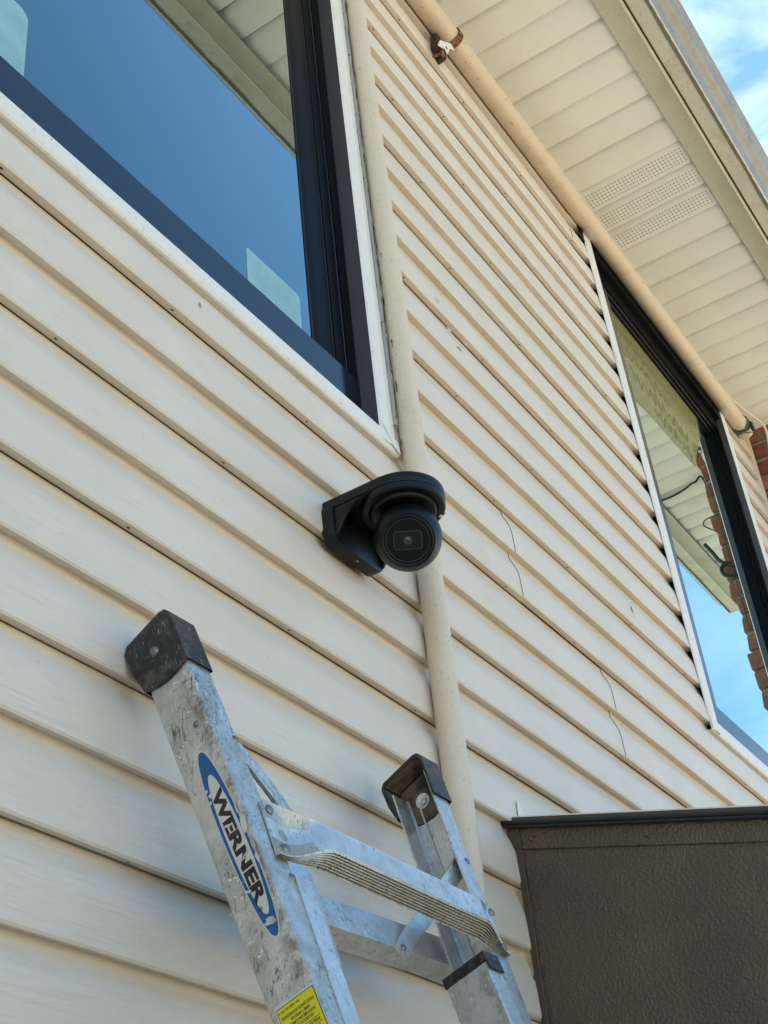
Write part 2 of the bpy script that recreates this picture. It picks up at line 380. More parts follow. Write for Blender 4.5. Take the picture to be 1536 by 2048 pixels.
# course profile from its bottom lip to its top (dy, fraction of the course)
PROF = [(-0.0016, 0.016, 0), (-0.0115, -0.012, 1), (-0.0152, -0.014, 1), (-0.0172, 0.012, 1), (-0.0174, 0.06, 1), (-0.0168, 0.20, 1), (-0.0160, 0.42, 0), (-0.0152, 0.50, 0),
        (-0.0132, 0.59, 0), (-0.0098, 0.69, 0), (-0.0058, 0.785, 0), (-0.0026, 0.86, 0), (-0.0010, 0.92, 0), (-0.0004, 1.0, 0)]
def siding(k, x0, x1, dy=0.0, zlo=None, zhi=None, holes=None, end0=False):
    """one vinyl panel of two courses above seam k, sheet mesh with a grain-wavy lip"""
    zb = Z0 - k*H
    prof = []
    for c in range(2):
        for j, (y, f, wv) in enumerate(PROF):
            if c == 1 and j == 0: y, f = -0.0014, 0.024
            prof.append((y, zb + c*h + f*h, wv))
    prof.append((0.0028, zb + H + 0.0006, 0)); prof.append((0.0030, zb + H + 0.012, 0))
    if zlo is not None: prof = [p for p in prof if p[1] >= zlo - 1e-4]
    if zhi is not None: prof = [p for p in prof if p[1] <= zhi + 1e-4]
    n = max(2, int((x1-x0)/0.03))
    bm = bmesh.new(); cols = []
    for i in range(n+1):
        x = x0 + (x1-x0)*i/n
        wv = noise.noise(Vector((x*14, k*3.1, 0)))*0.0009 + noise.noise(Vector((x*37, k*7.7, 5)))*0.0005
        sag = noise.noise(Vector((x*0.9, k*1.7, 9)))*0.0011
        cols.append([bm.verts.new((x, y + dy + sag*0.6 + (wv*0.35 if w_ else 0), z + (wv if w_ else 0))) for (y, z, w_) in prof])
    for a, b in zip(cols, cols[1:]):
        for j in range(len(prof)-1): bm.faces.new((a[j], b[j], b[j+1], a[j+1]))
    if end0:                   # cut end of a lapped panel
        e = [bm.verts.new((x0+0.0002, v.co.y + 0.0013, v.co.z)) for v in cols[0]]
        for j in range(len(prof)-1): f = bm.faces.new((e[j], cols[0][j], cols[0][j+1], e[j+1])); f.material_index = 1
    for hx in (holes or []):
        if x0 + 0.01 < hx < x1 - 0.01:
            ang = random.uniform(-0.3, 0.3); rx, ry = 0.0030, 0.0017
            f = bm.faces.new([bm.verts.new((hx + rx*math.cos(a_+ang), -0.0087 + dy + ry*math.sin(a_), zb - 0.0009 + 0.0006*math.sin(a_))) for a_ in [i*math.pi/4 for i in range(8)]])
            f.material_index = 1
    return make('siding_panel', bm, [m_vinyl, m_hole], wall, 28)
phase = {7: .787, 8: .891, 9: 1.022, 10: 1.389, 11: 1.028, 6: 2.387, 5: 2.608, 4: 2.45, 3: 2.36, 2: 2.28, 1: 2.20, 0: 2.47, -1: 2.62}
def hs(k, off=0): p = phase.get(k, 0.3*k % .317) + off; return [p + .3175*i for i in range(-12, 14)]
W1L, W1R, W2L, W2R, XE = 0.2, 1.650, 3.093, 4.235, 4.500
SH2 = lambda z: -0.040*(z - 1.43)        # the far window leans a little
for k in range(-2, 19):
    zb = Z0 - k*H; zc = zb + h
    if zb > 3.19: continue
    ztop = 3.192 if zb + H > 3.192 else None
    if k >= 8:
        if k == 8: siding(k, -1.2, 2.477+.02, holes=hs(k)); siding(k, 2.477, XE, -0.0012, holes=hs(k, .13), end0=True)
        else: siding(k, -1.2, XE, holes=hs(k))
        continue
    if k == 7:
        zl = zb + h*0.985
        siding(k, -1.2, W1R-.005, zhi=zl, holes=hs(k)); siding(k, W1R-.005, 2.11+.02, holes=hs(k)); siding(k, 2.11, W2L+.03, -0.0012, holes=hs(k, -0.035), end0=True)
        siding(k, W2L+.03, W2R, -0.0012, zhi=zl, holes=hs(k, -0.035)); siding(k, W2R, XE, -0.0012, holes=hs(k))
        continue
    siding(k, -1.2, W1L, zhi=ztop)
    xl = W2L + SH2(zb+h) + 0.030
    if k == -1:
        siding(k, W1R, 2.93+.02, zhi=ztop, holes=hs(k)); siding(k, 2.93, xl, -0.0012, zhi=ztop, holes=hs(k), end0=True)
    else: siding(k, W1R, xl, zhi=ztop, holes=hs(k))
    siding(k, W2R + SH2(zb+h)+0.01, XE, zhi=ztop, holes=hs(k))
bm = bmesh.new(); box(bm, (XE-0.004, -0.021, GZ), (XE+0.020, 0.003, 3.19)); make('corner_trim', bm, m_pipe, wall, bevel=0.003)
bm = bmesh.new(); prism(bm, [(0.003, 3.165), (-0.024, 3.168), (-0.026, 3.180), (-0.018, 3.194), (0.003, 3.194)], lambda u, v, d: (d, u, v), -1.2, XE)
make('frieze_trim', bm, m_soff, wall)
def stain(x, z, y, pts, m):
    bm = bmesh.new(); bm.faces.new([bm.verts.new((x+u, y, z+v)) for u, v in pts]); make('stain', bm, m, wall)
m_stain = painted('brown_stain', (0.16, 0.12, 0.07), (0.4, 0.33, 0.24), 0.8, 60, (0.4, 0.7)); m_scuff = painted('grey_scuff', (0.42, 0.41, 0.39), (0.66, 0.61, 0.53), 0.6, 90, (0.35, 0.6))
stain(2.708, 1.598, -0.0176, [(0, 0.006), (0.006, 0.008), (0.008, 0.0), (0.010, -0.012), (0.004, -0.006), (0.001, 0)], m_stain)
stain(1.152, 1.395, -0.0181, [(0, 0.004), (0.004, 0.004), (0.006, -0.004), (0.002, -0.003)], m_stain)
for x_, z_ in ((1.935, 1.985), (1.97, 1.93), (2.01, 1.905), (2.04, 1.935)):
    stain(x_, z_, -0.0181, [(0.012*math.cos(a)*random.uniform(.5, 1), 0.006*math.sin(a)*random.uniform(.5, 1)) for a in [i*math.pi/5 for i in range(10)]], m_scuff)
# grey sealant squeezed behind the conduit
bm = bmesh.new()
for i in range(60):
    z = 0.3 + i*0.048
    if 1.46 < z < 3.1: tube(bm, [(1.683+random.uniform(-.002,.002), -0.019, z), (1.684, -0.020, z+0.05)], 0.0035+random.random()*0.002, 6)
make('sealant_bead', bm, mat('grey_sealant', (0.33, 0.34, 0.34), 0.6), wall)

# ------------------------------------------------------------------ windows
def pane(name, x0, x1, z0, z1, y, parent, sh=lambda z: 0):
    bm = bmesh.new()
    fn = lambda u, v, d: (u + sh(v), d, v)
    prism(bm, [(x0, z0), (x1, z0), (x1, z1), (x0, z1)], fn, y, y+0.006)
    return make(name, bm, m_glass, parent)
def stepped(name, prof, a, b, axis, mats, parent, sh=lambda z: 0):
    """open stepped profile swept from a to b. axis 'z': prof=(x,y); axis 'x': prof=(z,y)"""
    bm = bmesh.new()
    if axis == 'z': P = lambda p, d: (p[0] + sh(d), p[1], d)
    else: P = lambda p, d: (d + sh(p[0]), p[1], p[0])
    A = [bm.verts.new(P(p, a)) for p in prof]; B = [bm.verts.new(P(p, b)) for p in prof]
    for i in range(len(prof)-1):
        f = bm.faces.new((A[i], A[i+1], B[i+1], B[i]))
    return make(name, bm, mats, parent, 20)

w1 = thing('house_window', 'large dark framed window mirroring blue sky, beside the upright conduit', 'window')
ZB = 1.462
WT = 3.13
# bottom rail (front face seen from below) and stops
bm = bmesh.new(); box(bm, (W1L+.02, 0.010, 1.44), (1.6235, 0.060, 1.583)); make('frame_rail', bm, m_frail, w1, bevel=0.0012)
stepped('frame_jamb', [(1.625, 0.010), (1.601, 0.010), (1.6005, 0.0115), (1.600, 0.0155), (1.571, 0.016), (1.5705, 0.0175), (1.570, 0.0195), (1.534, 0.0200), (1.524, 0.0212), (1.512, 0.0235), (1.511, 0.026)], 1.583, WT, 'z', m_frame, w1)
stepped('frame_jamb', [(W1L+.02, 0.010), (W1L+.06, 0.010), (W1L+.06, 0.026)], 1.583, WT, 'z', m_frame, w1)
stepped('frame_head', [(WT, 0.010), (WT-.04, 0.010), (WT-.04, 0.026)], W1L, 1.62, 'x', m_frame, w1)
for xs, ys, r in ((1.5995, 0.0152, 0.0016), (1.5690, 0.0192, 0.0014)):
    bm = bmesh.new(); tube(bm, [(xs, ys, 1.583), (xs, ys, WT)], r, 6); make('glazing_bead', bm, m_frail, w1)
Y1 = 0.0245
p1 = pane('glass_pane', W1L+.05, 1.520, 1.56, WT-.03, Y1, w1)
pane('inner_pane', W1L+.06, 1.505, 1.565, WT-.04, Y1+.022, w1)
bm = bmesh.new(); box(bm, (1.500, Y1+.007, 1.57), (1.516, Y1+.021, WT-.03)); make('pane_spacer', bm, m_reveal, w1)
bm = bmesh.new(); tube(bm, [(1.5115, Y1-0.001, 1.58), (1.5115, Y1-0.001, WT-.04)], 0.0016, 6); make('rubber_seal', bm, m_seal, w1)
stepped('window_reveal', [(1.626, -0.021), (1.6262, 0.012)], ZB, WT, 'z', m_reveal, w1)
bm = bmesh.new(); box(bm, (1.6245, 0.009, 1.463), (1.6255, 0.012, 1.585)); make('corner_gap', bm, m_seal, w1)
# sill trim and side trim, thin folded metal
stepped('sill_trim', [(1.466, 0.011), (1.465, -0.019), (1.4625, -0.0225), (1.441, -0.0235), (1.4355, -0.0225), (1.4320, -0.0195), (1.4310, -0.016), (1.4335, -0.0135), (1.4345, 0.003)], W1L-.03, 1.682, 'x', m_trim, w1)
stepped('side_trim', [(1.626, -0.0205), (1.630, -0.024), (1.6505, -0.0245), (1.6530, -0.0255), (1.672, -0.0225), (1.676, -0.020), (1.6765, -0.0182)], 1.440, WT+.03, 'z', m_trim, w1)
bm = bmesh.new(); prism(bm, [(1.6305, 1.470), (1.6520, 1.458), (1.677, 1.447), (1.6795, 1.432), (1.658, 1.440), (1.650, 1.452)], lambda u, v, d: (u, d, v), -0.0262, -0.0246); make('trim_tab', bm, m_trim, w1)
def film_part(nm, pts, y, m, parent, sh=lambda z: 0):
    bm = bmesh.new(); prism(bm, pts, lambda u, v, d: (u+sh(v), d, v), y, y-0.0006); return make(nm, bm, m, parent)
def rrect(x0, z0, x1, z1, r, n=4):
    out = []
    for cx, cz, a0 in ((x1-r, z0+r, -90), (x1-r, z1-r, 0), (x0+r, z1-r, 90), (x0+r, z0+r, 180)):
        for i in range(n+1): a = R(a0 + 90*i/n); out.append((cx+r*math.cos(a), cz+r*math.sin(a)))
    return out
Y1 -= 0.0004; q_ = (0.928+Y1)/(0.928+0.09)
film_part('glass_sticker', rrect(1.424*q_, 1.55, 1.582*q_, 1.797*q_, 0.008), Y1, m_filmw, w1)
film_part('glass_sticker', rrect(0.60, 1.55, 0.896*q_, 1.862*q_, 0.02), Y1, m_filmw, w1)

w2 = thing('house_window', 'far dark framed window mirroring soffit and brick, yellow film at its top', 'window')
F0 = 0.0
sh = SH2
Y2 = 0.028
bm = bmesh.new(); prism(bm, [(3.10, 1.44), (4.22, 1.44), (4.22, 1.560), (3.10, 1.560)], lambda u, v, d: (u+sh(v), d, v), F0, 0.04); make('frame_rail', bm, m_frail, w2, bevel=0.0015)
bm = bmesh.new(); prism(bm, [(3.12, 1.5605), (3.262, 1.5605), (3.262, 3.10), (3.12, 3.10)], lambda u, v, d: (u+sh(v), d, v), F0+0.001, 0.039); make('frame_jamb', bm, m_frail, w2, bevel=0.0015)
stepped('frame_jamb', [(4.2155, F0), (4.205, F0), (4.2045, 0.002), (4.204, 0.009), (4.190, 0.010), (4.1895, 0.012), (4.189, 0.019), (4.175, 0.020), (4.1745, 0.022), (4.174, 0.031)], 1.56, 3.10, 'z', m_frame, w2, sh)
stepped('frame_head', [(3.125, -0.020), (3.045, -0.020), (3.0445, -0.002), (3.003, F0), (3.0025, 0.002), (3.002, 0.009), (2.992, 0.010), (2.9915, 0.012), (2.991, 0.019), (2.982, 0.020), (2.9815, 0.022), (2.981, 0.031)], 3.06, 4.2, 'x', m_frame, w2, sh)
for zz, yy in ((3.0005, 0.0095), (2.990, 0.0195)):
    bm = bmesh.new(); tube(bm, [(3.20, yy, zz), (4.12, yy, zz)], 0.0012, 6); make('glazing_bead', bm, m_frail, w2)
p2 = pane('glass_pane', 3.2, 4.18, 1.55, 3.03, Y2, w2, sh)
pane('inner_pane', 3.21, 4.17, 1.56, 3.02, Y2+.02, w2, sh)
stepped('window_reveal', [(4.216, -0.021), (4.2155, 0.004)], ZB, 3.10, 'z', m_reveal, w2, sh)
stepped('window_reveal', [(3.144, 0.004), (3.144, -0.02)], ZB, 3.10, 'z', m_reveal, w2, sh)
stepped('sill_trim', [(1.470, 0.004), (1.469, -0.019), (1.4665, -0.0225), (1.443, -0.0235), (1.4375, -0.0225), (1.434, -0.0195), (1.433, -0.016), (1.4355, -0.0135), (1.4365, 0.003)], 3.098, 4.285, 'x', m_trim, w2)
stepped('side_trim', [(3.098, -0.0182), (3.0985, -0.0205), (3.104, -0.0235), (3.139, -0.0245), (3.143, -0.0215), (3.1442, -0.014)], 1.434, 3.14, 'z', m_trim, w2, sh)
stepped('side_trim', [(4.2155, -0.0205), (4.220, -0.024), (4.238, -0.0245), (4.241, -0.0255), (4.262, -0.0225), (4.266, -0.020), (4.2665, -0.002)], 1.434, 3.14, 'z', m_trim, w2, sh)
yf = [(3.16, 2.80), (3.24, 2.62), (3.45, 2.64), (3.80, 2.655), (3.84, 2.72), (3.97, 2.88), (3.99, 2.98), (3.14, 2.98)]
fy = film_part('yellow_film', yf, Y2-0.0006, m_filmy, w2)
bm = bmesh.new()
for row, (za, zb_, xa, xb, nn) in enumerate([(2.90, 2.935, 3.26, 3.58, 13), (2.82, 2.865, 3.30, 3.68, 15), (2.74, 2.79, 3.34, 3.80, 19), (2.68, 2.72, 3.50, 3.80, 15)]):
    pts = []
    for i in range(nn): pts.append((xa + (xb-xa)*i/(nn-1) + random.uniform(-.008, .008), Y2-0.0015, (za if i % 2 else zb_) + random.uniform(-.012, .012)))
    tube(bm, catmull(pts, 3), 0.0009, 4)
make('pen_scribble', bm, m_pen, w2)

# ------------------------------------------------------------------ soffit, fascia, gutter
soff = thing('eave_soffit', 'cream ribbed metal soffit under the eave above both windows', 'soffit')
G = 0.1057; P3 = 3*G
def soffit_panel(x0):
    prof = []
    for gI in range(3):
        b = x0 + gI*G
        if gI == 0: prof += [(b-0.001, 0.012), (b+0.0018, 0.012), (b+0.0022, 0.0115), (b+0.0045, 0.0100), (b+0.012, 0.0050), (b+0.022, 0.0)]
        else: prof += [(b-0.004, 0.0), (b-0.002, 0.0150), (b+0.002, 0.0175), (b+0.012, 0.0085), (b+0.024, 0.0)]
        prof += [(b+G-0.030, 0.0)]
    prof += [(x0+P3-0.0015, -0.0003), (x0+P3-0.0012, 0.012)]
    bm = bmesh.new()
    A = [bm.verts.new((x, 0.0, SZ+z)) for x, z in prof]; B = [bm.verts.new((x, -0.42, SZ+z)) for x, z in prof]
    for i in range(len(prof)-1): bm.faces.new((A[i], A[i+1], B[i+1], B[i]))
    return make('soffit_panel', bm, m_soff, soff, 50)
vent = None
for j in range(-11, 10):
    x0 = 2.683 + j*P3
    if x0 + P3 > 5.83: continue
    pn_ = soffit_panel(x0)
    if j == 1: vent = pn_; pn_['label'] = 'perforated vent panel of the soffit'
bm = bmesh.new(); xv = 2.683 + P3
for gI in range(3):
    for r_ in range(5):
        for c_i in range(30):
            x = xv + gI*G + 0.030 + r_*0.0135; y = -0.045 - c_i*0.0112 - (r_ % 2)*0.0
            f = bm.faces.new([bm.verts.new((x + 0.0022*math.cos(a), y + 0.0022*math.sin(a), SZ-0.0006)) for a in [i*math.pi/3 for i in range(6)]])
o = make('vent_hole', bm, m_hole, vent); o['kind'] = 'stuff'
bm = bmesh.new(); box(bm, (-0.9, 0.0, SZ+0.014), (5.83, -0.46, SZ+0.02)); make('soffit_deck', bm, m_void, soff)
def fascia(x0, x1, dz, yo):
    bm = bmesh.new()
    prism(bm, [(-0.3850, 3.2075+dz), (-0.3865, 3.2055+dz), (yo+0.008, 3.2040+dz), (yo+0.004, 3.2015+dz), (yo, 3.2030+dz), (yo, 3.30), (yo+0.002, 3.30), (yo+0.003, 3.2065+dz), (-0.3860, 3.2090+dz)], lambda u, v, d: (d, u, v), x0, x1)
    return make('fascia_trim', bm, m_fasc, soff)
fascia(-1.0, 2.405, -0.0022, -0.446); fascia(2.395, 5.83, 0, -0.4505)
gut = thing('rain_gutter', 'beige rain gutter with grimy lip along the roof edge', 'gutter')
gp = [(-0.4555, 3.34), (-0.4555, 3.2275), (-0.458, 3.2250), (-0.5080, 3.2225), (-0.5135, 3.2255), (-0.5170, 3.2340), (-0.5190, 3.2480), (-0.5240, 3.2600), (-0.5330, 3.2700), (-0.5440, 3.2790), (-0.5530, 3.2910), (-0.5565, 3.3060), (-0.5575, 3.3240), (-0.5640, 3.3300), (-0.5655, 3.3360), (-0.5600, 3.3420), (-0.5500, 3.3400), (-0.5490, 3.3300)]
inner = [(y + 0.0015, z + 0.0012) for y, z in gp]
bm = bmesh.new()
n_ = 46
cols = []
for i in range(n_+1):
    x = -1.0 + 6.83*i/n_
    jit = noise.noise(Vector((x*1.3, 3, 1)))*0.0012
    cols.append([bm.verts.new((x, y + jit, z + jit*0.6)) for y, z in gp])
for a, b in zip(cols, cols[1:]):
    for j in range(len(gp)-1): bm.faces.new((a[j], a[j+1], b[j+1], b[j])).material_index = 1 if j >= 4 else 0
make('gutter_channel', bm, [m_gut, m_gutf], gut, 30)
bm = bmesh.new()
for a in range(140):
    x0_ = -1.0 + a*0.0487; wv_ = 0.0035 + 0.003*noise.noise(Vector((a*0.33, 1, 2)))
    bm.faces.new([bm.verts.new(p) for p in ((x0_, -0.5100+wv_*.3, 3.2212), (x0_+.0487, -0.5100, 3.2212), (x0_+.0487, -0.5030+wv_, 3.2215), (x0_, -0.5030+wv_+random.uniform(-.001, .001), 3.2215))])
make('grime_line', bm, m_grime, gut)
bm = bmesh.new(); prism(bm, gp[:14] + [(-0.5575, 3.335)], lambda u, v, d: (d, u, v), 5.828, 5.832); make('end_cap', bm, m_gut, gut)

# ------------------------------------------------------------------ pipes
def chips(bm, cx, cy, r, z0, z1, n, ang, spread):
    for _ in range(n):
        z = random.uniform(z0, z1); a = R(ang + random.gauss(0, spread)); L = random.choice((0.006, 0.01, 0.016, 0.03)); wd_ = random.uniform(0.02, 0.07)
        pts = []
        m = 7
        for i in range(m):
            t_ = 2*math.pi*i/m; pts.append((a + wd_*math.cos(t_)*random.uniform(.6, 1.2), z + L*0.5*math.sin(t_)))
        bm.faces.new([bm.verts.new((cx + (r+0.0004)*math.cos(q), cy + (r+0.0004)*math.sin(q), zz)) for q, zz in pts])
pipe = thing('conduit_pipe', 'upright cream conduit with chipped paint passing behind the security camera', 'pipe')
PX, PY, PR = 1.706, -0.0375, 0.0208
bm = bmesh.new(); zs = [GZ + i*(SZ-GZ-0.003)/24 for i in range(25)]
tube(bm, [(PX + noise.noise(Vector((0, 0, z*.8)))*0.004, PY, z) for z in zs], PR, 28); make('conduit_tube', bm, m_pipe, pipe, 60)
bm = bmesh.new(); chips(bm, PX, PY, PR+0.0016, 1.45, 2.75, 20, 146, 9); chips(bm, PX, PY, PR+0.001, 1.5, 2.6, 5, 175, 14)
o = make('paint_chip', bm, m_hole, pipe); o['kind'] = 'stuff'

up_ = thing('eave_pipe', 'long beige pipe running under the soffit along the wall top', 'pipe')
EX = 4.36
bm = bmesh.new()
pp = [(-1.0 + i*(EX+1.0)/30, -0.047, 3.102 + noise.noise(Vector((i*.35, 2, 0)))*0.004) for i in range(31)]
tube(bm, pp, 0.0295, 30, caps=False); tube(bm, [pp[-1], (pp[-1][0]-.03, pp[-1][1], pp[-1][2])], 0.0265, 24, caps=False)
make('pipe_tube', bm, m_pipe2, up_, 60)
bm = bmesh.new(); lathe(bm, [(0, 0), (0.0285, 0)], Vector((EX-.012, -0.047, pp[-1][2])), (1, 0, 0), 24); make('pipe_bore', bm, m_hole, up_)
cl = thing('pipe_strap', 'rusty strap and flaking white bracket holding the eave pipe', 'pipe strap')
CXs = 2.200
cz = 3.103
bm = bmesh.new()
for i in range(16):
    a0, a1 = R(-150 + i*16), R(-150 + (i+1)*16)
    for dx, rr in ((0, 0.0312),):
        def P(a, xx, r): return (CXs + xx + 0.004*math.sin(a), -0.047 - r*math.sin(a + R(90))*1.0, cz - r*math.cos(a + R(90)))
        vsx = [bm.verts.new(P(a, xx, r)) for r in (rr, rr+0.0025) for a in (a0, a1) for xx in (-0.011, 0.011)]
        for f in ((4, 6, 7, 5), (0, 1, 3, 2), (0, 4, 5, 1), (2, 3, 7, 6), (0, 2, 6, 4), (1, 5, 7, 3)): bm.faces.new([vsx[q] for q in f])
bmesh.ops.remove_doubles(bm, verts=bm.verts, dist=0.0002)
bmesh.ops.recalc_face_normals(bm, faces=bm.faces)
make('strap_band', bm, m_rust, cl)
bm = bmesh.new(); prism(bm, [(2.134, 3.061), (2.150, 3.090), (2.163, 3.096), (2.163, 3.062), (2.176, 3.030), (2.181, 3.012), (2.158, 2.976), (2.140, 2.990), (2.128, 3.009)], lambda u, v, d: (u, d, v), -0.017, -0.036)
make('wood_block', bm, m_wood, cl, bevel=0.002)
bm = bmesh.new(); prism(bm, [(2.121, 3.012), (2.103, 2.973), (2.137, 2.994), (2.140, 3.006), (2.153, 2.988), (2.177, 3.037), (2.160, 3.046), (2.145, 3.032)], lambda u, v, d: (u, d, v), -0.0485, -0.0505)
prism(bm, [(2.160, 3.046), (2.177, 3.037), (2.205, 3.060), (2.190, 3.072)], lambda u, v, d: (u, d, v), -0.0490, -0.0505)
o = make('bracket_plate', bm, m_tag, cl)
bm = bmesh.new(); lathe(bm, [(0, 0.001), (0.0055, 0.0)], Vector((2.153, -0.0507, 3.015)), (0, -1, 0), 12); make('plate_hole', bm, m_hole, cl)
bm = bmesh.new(); lathe(bm, [(0, 0.006), (0.007, 0.005), (0.011, 0)], Vector((2.134, -0.044, 2.978)), (0.2, -1, -0.1), 12); tube(bm, [(2.134, -0.017, 2.985), (2.134, -0.045, 2.978)], 0.004, 8); make('rust_bolt', bm, m_rust, cl)

# ------------------------------------------------------------------ brick return at the far end
bw = thing('brick_wall', 'red brick wall end where the siding stops, under the soffit', 'wall')
bm = bmesh.new(); box(bm, (4.536, -0.136, GZ), (7.0, 0.3, 3.2)); make('mortar_core', bm, m_mort, bw)
protos = []
for k in range(6):
    bm = bmesh.new(); L = 0.205 if k < 3 else 0.205
    box(bm, (0, 0, 0), (L, 0.138, 0.064))
    for v in bm.verts: v.co += Vector((random.uniform(-.004, .004), random.uniform(-.006, .006), random.uniform(-.003, .003)))
    b_ = make('brick', bm, m_bricks[k % 3], bw, bevel=0.004); protos.append(b_)
row = 0; z = 1.2; used = 0
while z < 3.19:
    for j in range(2):
        src = protos[random.randrange(6)]
        if used < 6: b_ = protos[used]; used += 1
        else: b_ = src.copy(); COL.objects.link(b_); b_.parent = bw
        b_.location = (4.526 + random.uniform(-.006, .004) + j*0.216, -0.146 + random.uniform(-.012, .008), z)
        if j == 1 and row % 2: b_.location.x -= 0.0
    z += 0.0755; row += 1

# ------------------------------------------------------------------ cables by the brick
bm = bmesh.new(); tube(bm, catmull([(3.95, -0.012, 3.19), (4.25, -0.050, 3.196), (4.38, -0.075, 3.19), (4.46, -0.10, 3.16), (4.49, -0.085, 3.06), (4.505, -0.075, 2.95), (4.51, -0.07, 2.6), (4.51, -0.06, 2.0), (4.51, -0.06, 1.0)], 8), 0.0045, 8)
tag(make('white_cable', bm, m_wcab), 'cream cable sagging past the pipe end down the brick', 'cable')
bm = bmesh.new()
pts = []
for i in range(26):
    a = i*0.72; pts.append((4.285 + 0.0011*i + 0.006*math.sin(i*2.3), -0.047 + 0.034*math.cos(a), cz + 0.034*math.sin(a)))
pts += [(4.33, -0.09, 3.06), (4.40, -0.10, 3.01), (4.47, -0.11, 2.965), (4.515, -0.118, 2.90), (4.515, -0.118, 2.4)]
tube(bm, catmull(pts, 5), 0.0022, 6)
tag(make('green_wire', bm, m_gcab), 'thin green wire wound around the open end of the eave pipe', 'wire')
bm = bmesh.new(); prism(bm, rrect(-0.012, -0.016, 0.012, 0.016, 0.004), lambda u, v, d: (4.315+u, d, 3.085+v), -0.079, -0.089); tag(make('cable_clip', bm, m_gask), 'small dark clip fixed on the green wire at the pipe end', 'clip')
bm = bmesh.new(); tube(bm, catmull([(4.716, -0.44, 3.2005), (4.716, -0.38, 3.206), (4.717, -0.326, 3.206), (4.70, -0.263, 3.204), (4.674, -0.213, 3.198), (4.66, -0.166, 3.15), (4.66, -0.162, 2.6)], 8), 0.0045, 8)
tag(make('dark_cable', bm, m_bcab), 'dark cable crossing the soffit above the brick, mirrored in the far window', 'cable')
bm = bmesh.new(); tube(bm, catmull([(4.50, -0.192, 2.80), (4.50, -0.172, 2.755), (4.50, -0.153, 2.709), (4.502, -0.124, 2.683), (4.507, -0.10, 2.672)], 8), 0.0075, 10)
tube(bm, catmull([(4.502, -0.124, 2.687), (4.497, -0.146, 2.684), (4.495, -0.154, 2.668), (4.497, -0.148, 2.644), (4.502, -0.125, 2.634), (4.507, -0.10, 2.632)], 8), 0.0075, 10)
tag(make('hose_end', bm, m_bcab), 'thick dark hose end poking out past the brick corner, mirrored in far window', 'hose')
bm = bmesh.new(); tube(bm, catmull([(4.505, -0.10, 2.905), (4.50, -0.121, 2.903), (4.497, -0.163, 2.899), (4.496, -0.176, 2.878), (4.498, -0.149, 2.847), (4.502, -0.116, 2.818), (4.506, -0.09, 2.80)], 8), 0.0028, 8)
tag(make('green_wire', bm, m_gcab), 'small green wire loop at the brick corner, mirrored in the far window', 'wire')

# ------------------------------------------------------------------ security camera on its bracket
BC = Vector((1.497, -0.117, 0))
brk = thing('camera_bracket', 'black wall bracket with round arm screwed to the siding', 'bracket')
bm = bmesh.new()
ol = rrect(1.430, 1.128, 1.564, 1.202, 0.022, 5)
prism(bm, ol, lambda u, v, d: (u, d, v), -0.014, -0.036); make('back_plate', bm, m_camb, brk, bevel=0.002, seg=2)
RA = 0.0635
def stadium(r, y0, n=20):
    o_ = [(BC.x + r, y0)] + [(BC.x + r*math.cos(-a), BC.y + r*math.sin(-a)) for a in [math.pi*i/n for i in range(n+1)]] + [(BC.x - r, y0)]
    return o_
ZT, ZM, ZL = 1.203, 1.1855, 1.1745
bm = bmesh.new(); prism(bm, stadium(RA, -0.016), lambda u, v, d: (u, v, d), ZM+0.0008, ZT)
make('bracket_arm', bm, m_camb, brk, bevel=0.003, seg=2)
# side gussets that sweep down from the arm to the plate
for s in (-1, 1):
    bm = bmesh.new(); xg = BC.x + s*(RA-0.0035)
    prism(bm, [(-0.030, 1.136), (-0.040, 1.140), (-0.052, 1.160), (-0.062, 1.172), (-0.078, 1.182), (-0.100, ZM), (-0.030, ZM)], lambda u, v, d: (d, u, v), xg-0.003, xg+0.003)
    make('bracket_gusset', bm, m_camb, brk, bevel=0.001)
bm = bmesh.new(); lathe(bm, [(RA-0.0005, 0.0), (RA-0.0008, ZM-ZL-0.002), (RA-0.003, ZM-ZL)], Vector((BC.x, BC.y, ZM)), (0, 0, -1), 56)
lathe(bm, [(RA-0.003, ZM-ZL), (0.052, ZM-ZL), (0.050, 0.003)], Vector((BC.x, BC.y, ZM)), (0, 0, -1), 56); make('cover_ring', bm, m_camb, brk, 25)
bm = bmesh.new(); lathe(bm, [(0, 0.0015), (0.0022, 0.0012), (0.003, 0)], Vector((BC.x+0.045, BC.y-0.036, ZL-0.0002)), (0, 0, -1), 10); make('cover_screw', bm, m_screw, brk)
bm = bmesh.new(); lathe(bm, [(0, 0.001), (0.0012, 0.0008), (0.002, 0)], Vector((1.500, -0.028, 1.1275)), (0, 0, -1), 8); make('plate_screw', bm, m_screw, brk)
# notch mark on ring
bm = bmesh.new()
for da, z0_, z1_ in ((0, 1.1765, 1.1830), (0.05, 1.1765, 1.1830)):
    a = R(-42) + da; p = Vector((BC.x + (RA+0.0002)*math.cos(a), BC.y + (RA+0.0002)*math.sin(a), 0)); box(bm, (p.x-.0006, p.y-.0006, z0_), (p.x+.0006, p.y+.0006, z1_))
make('lock_mark', bm, m_gask, brk)

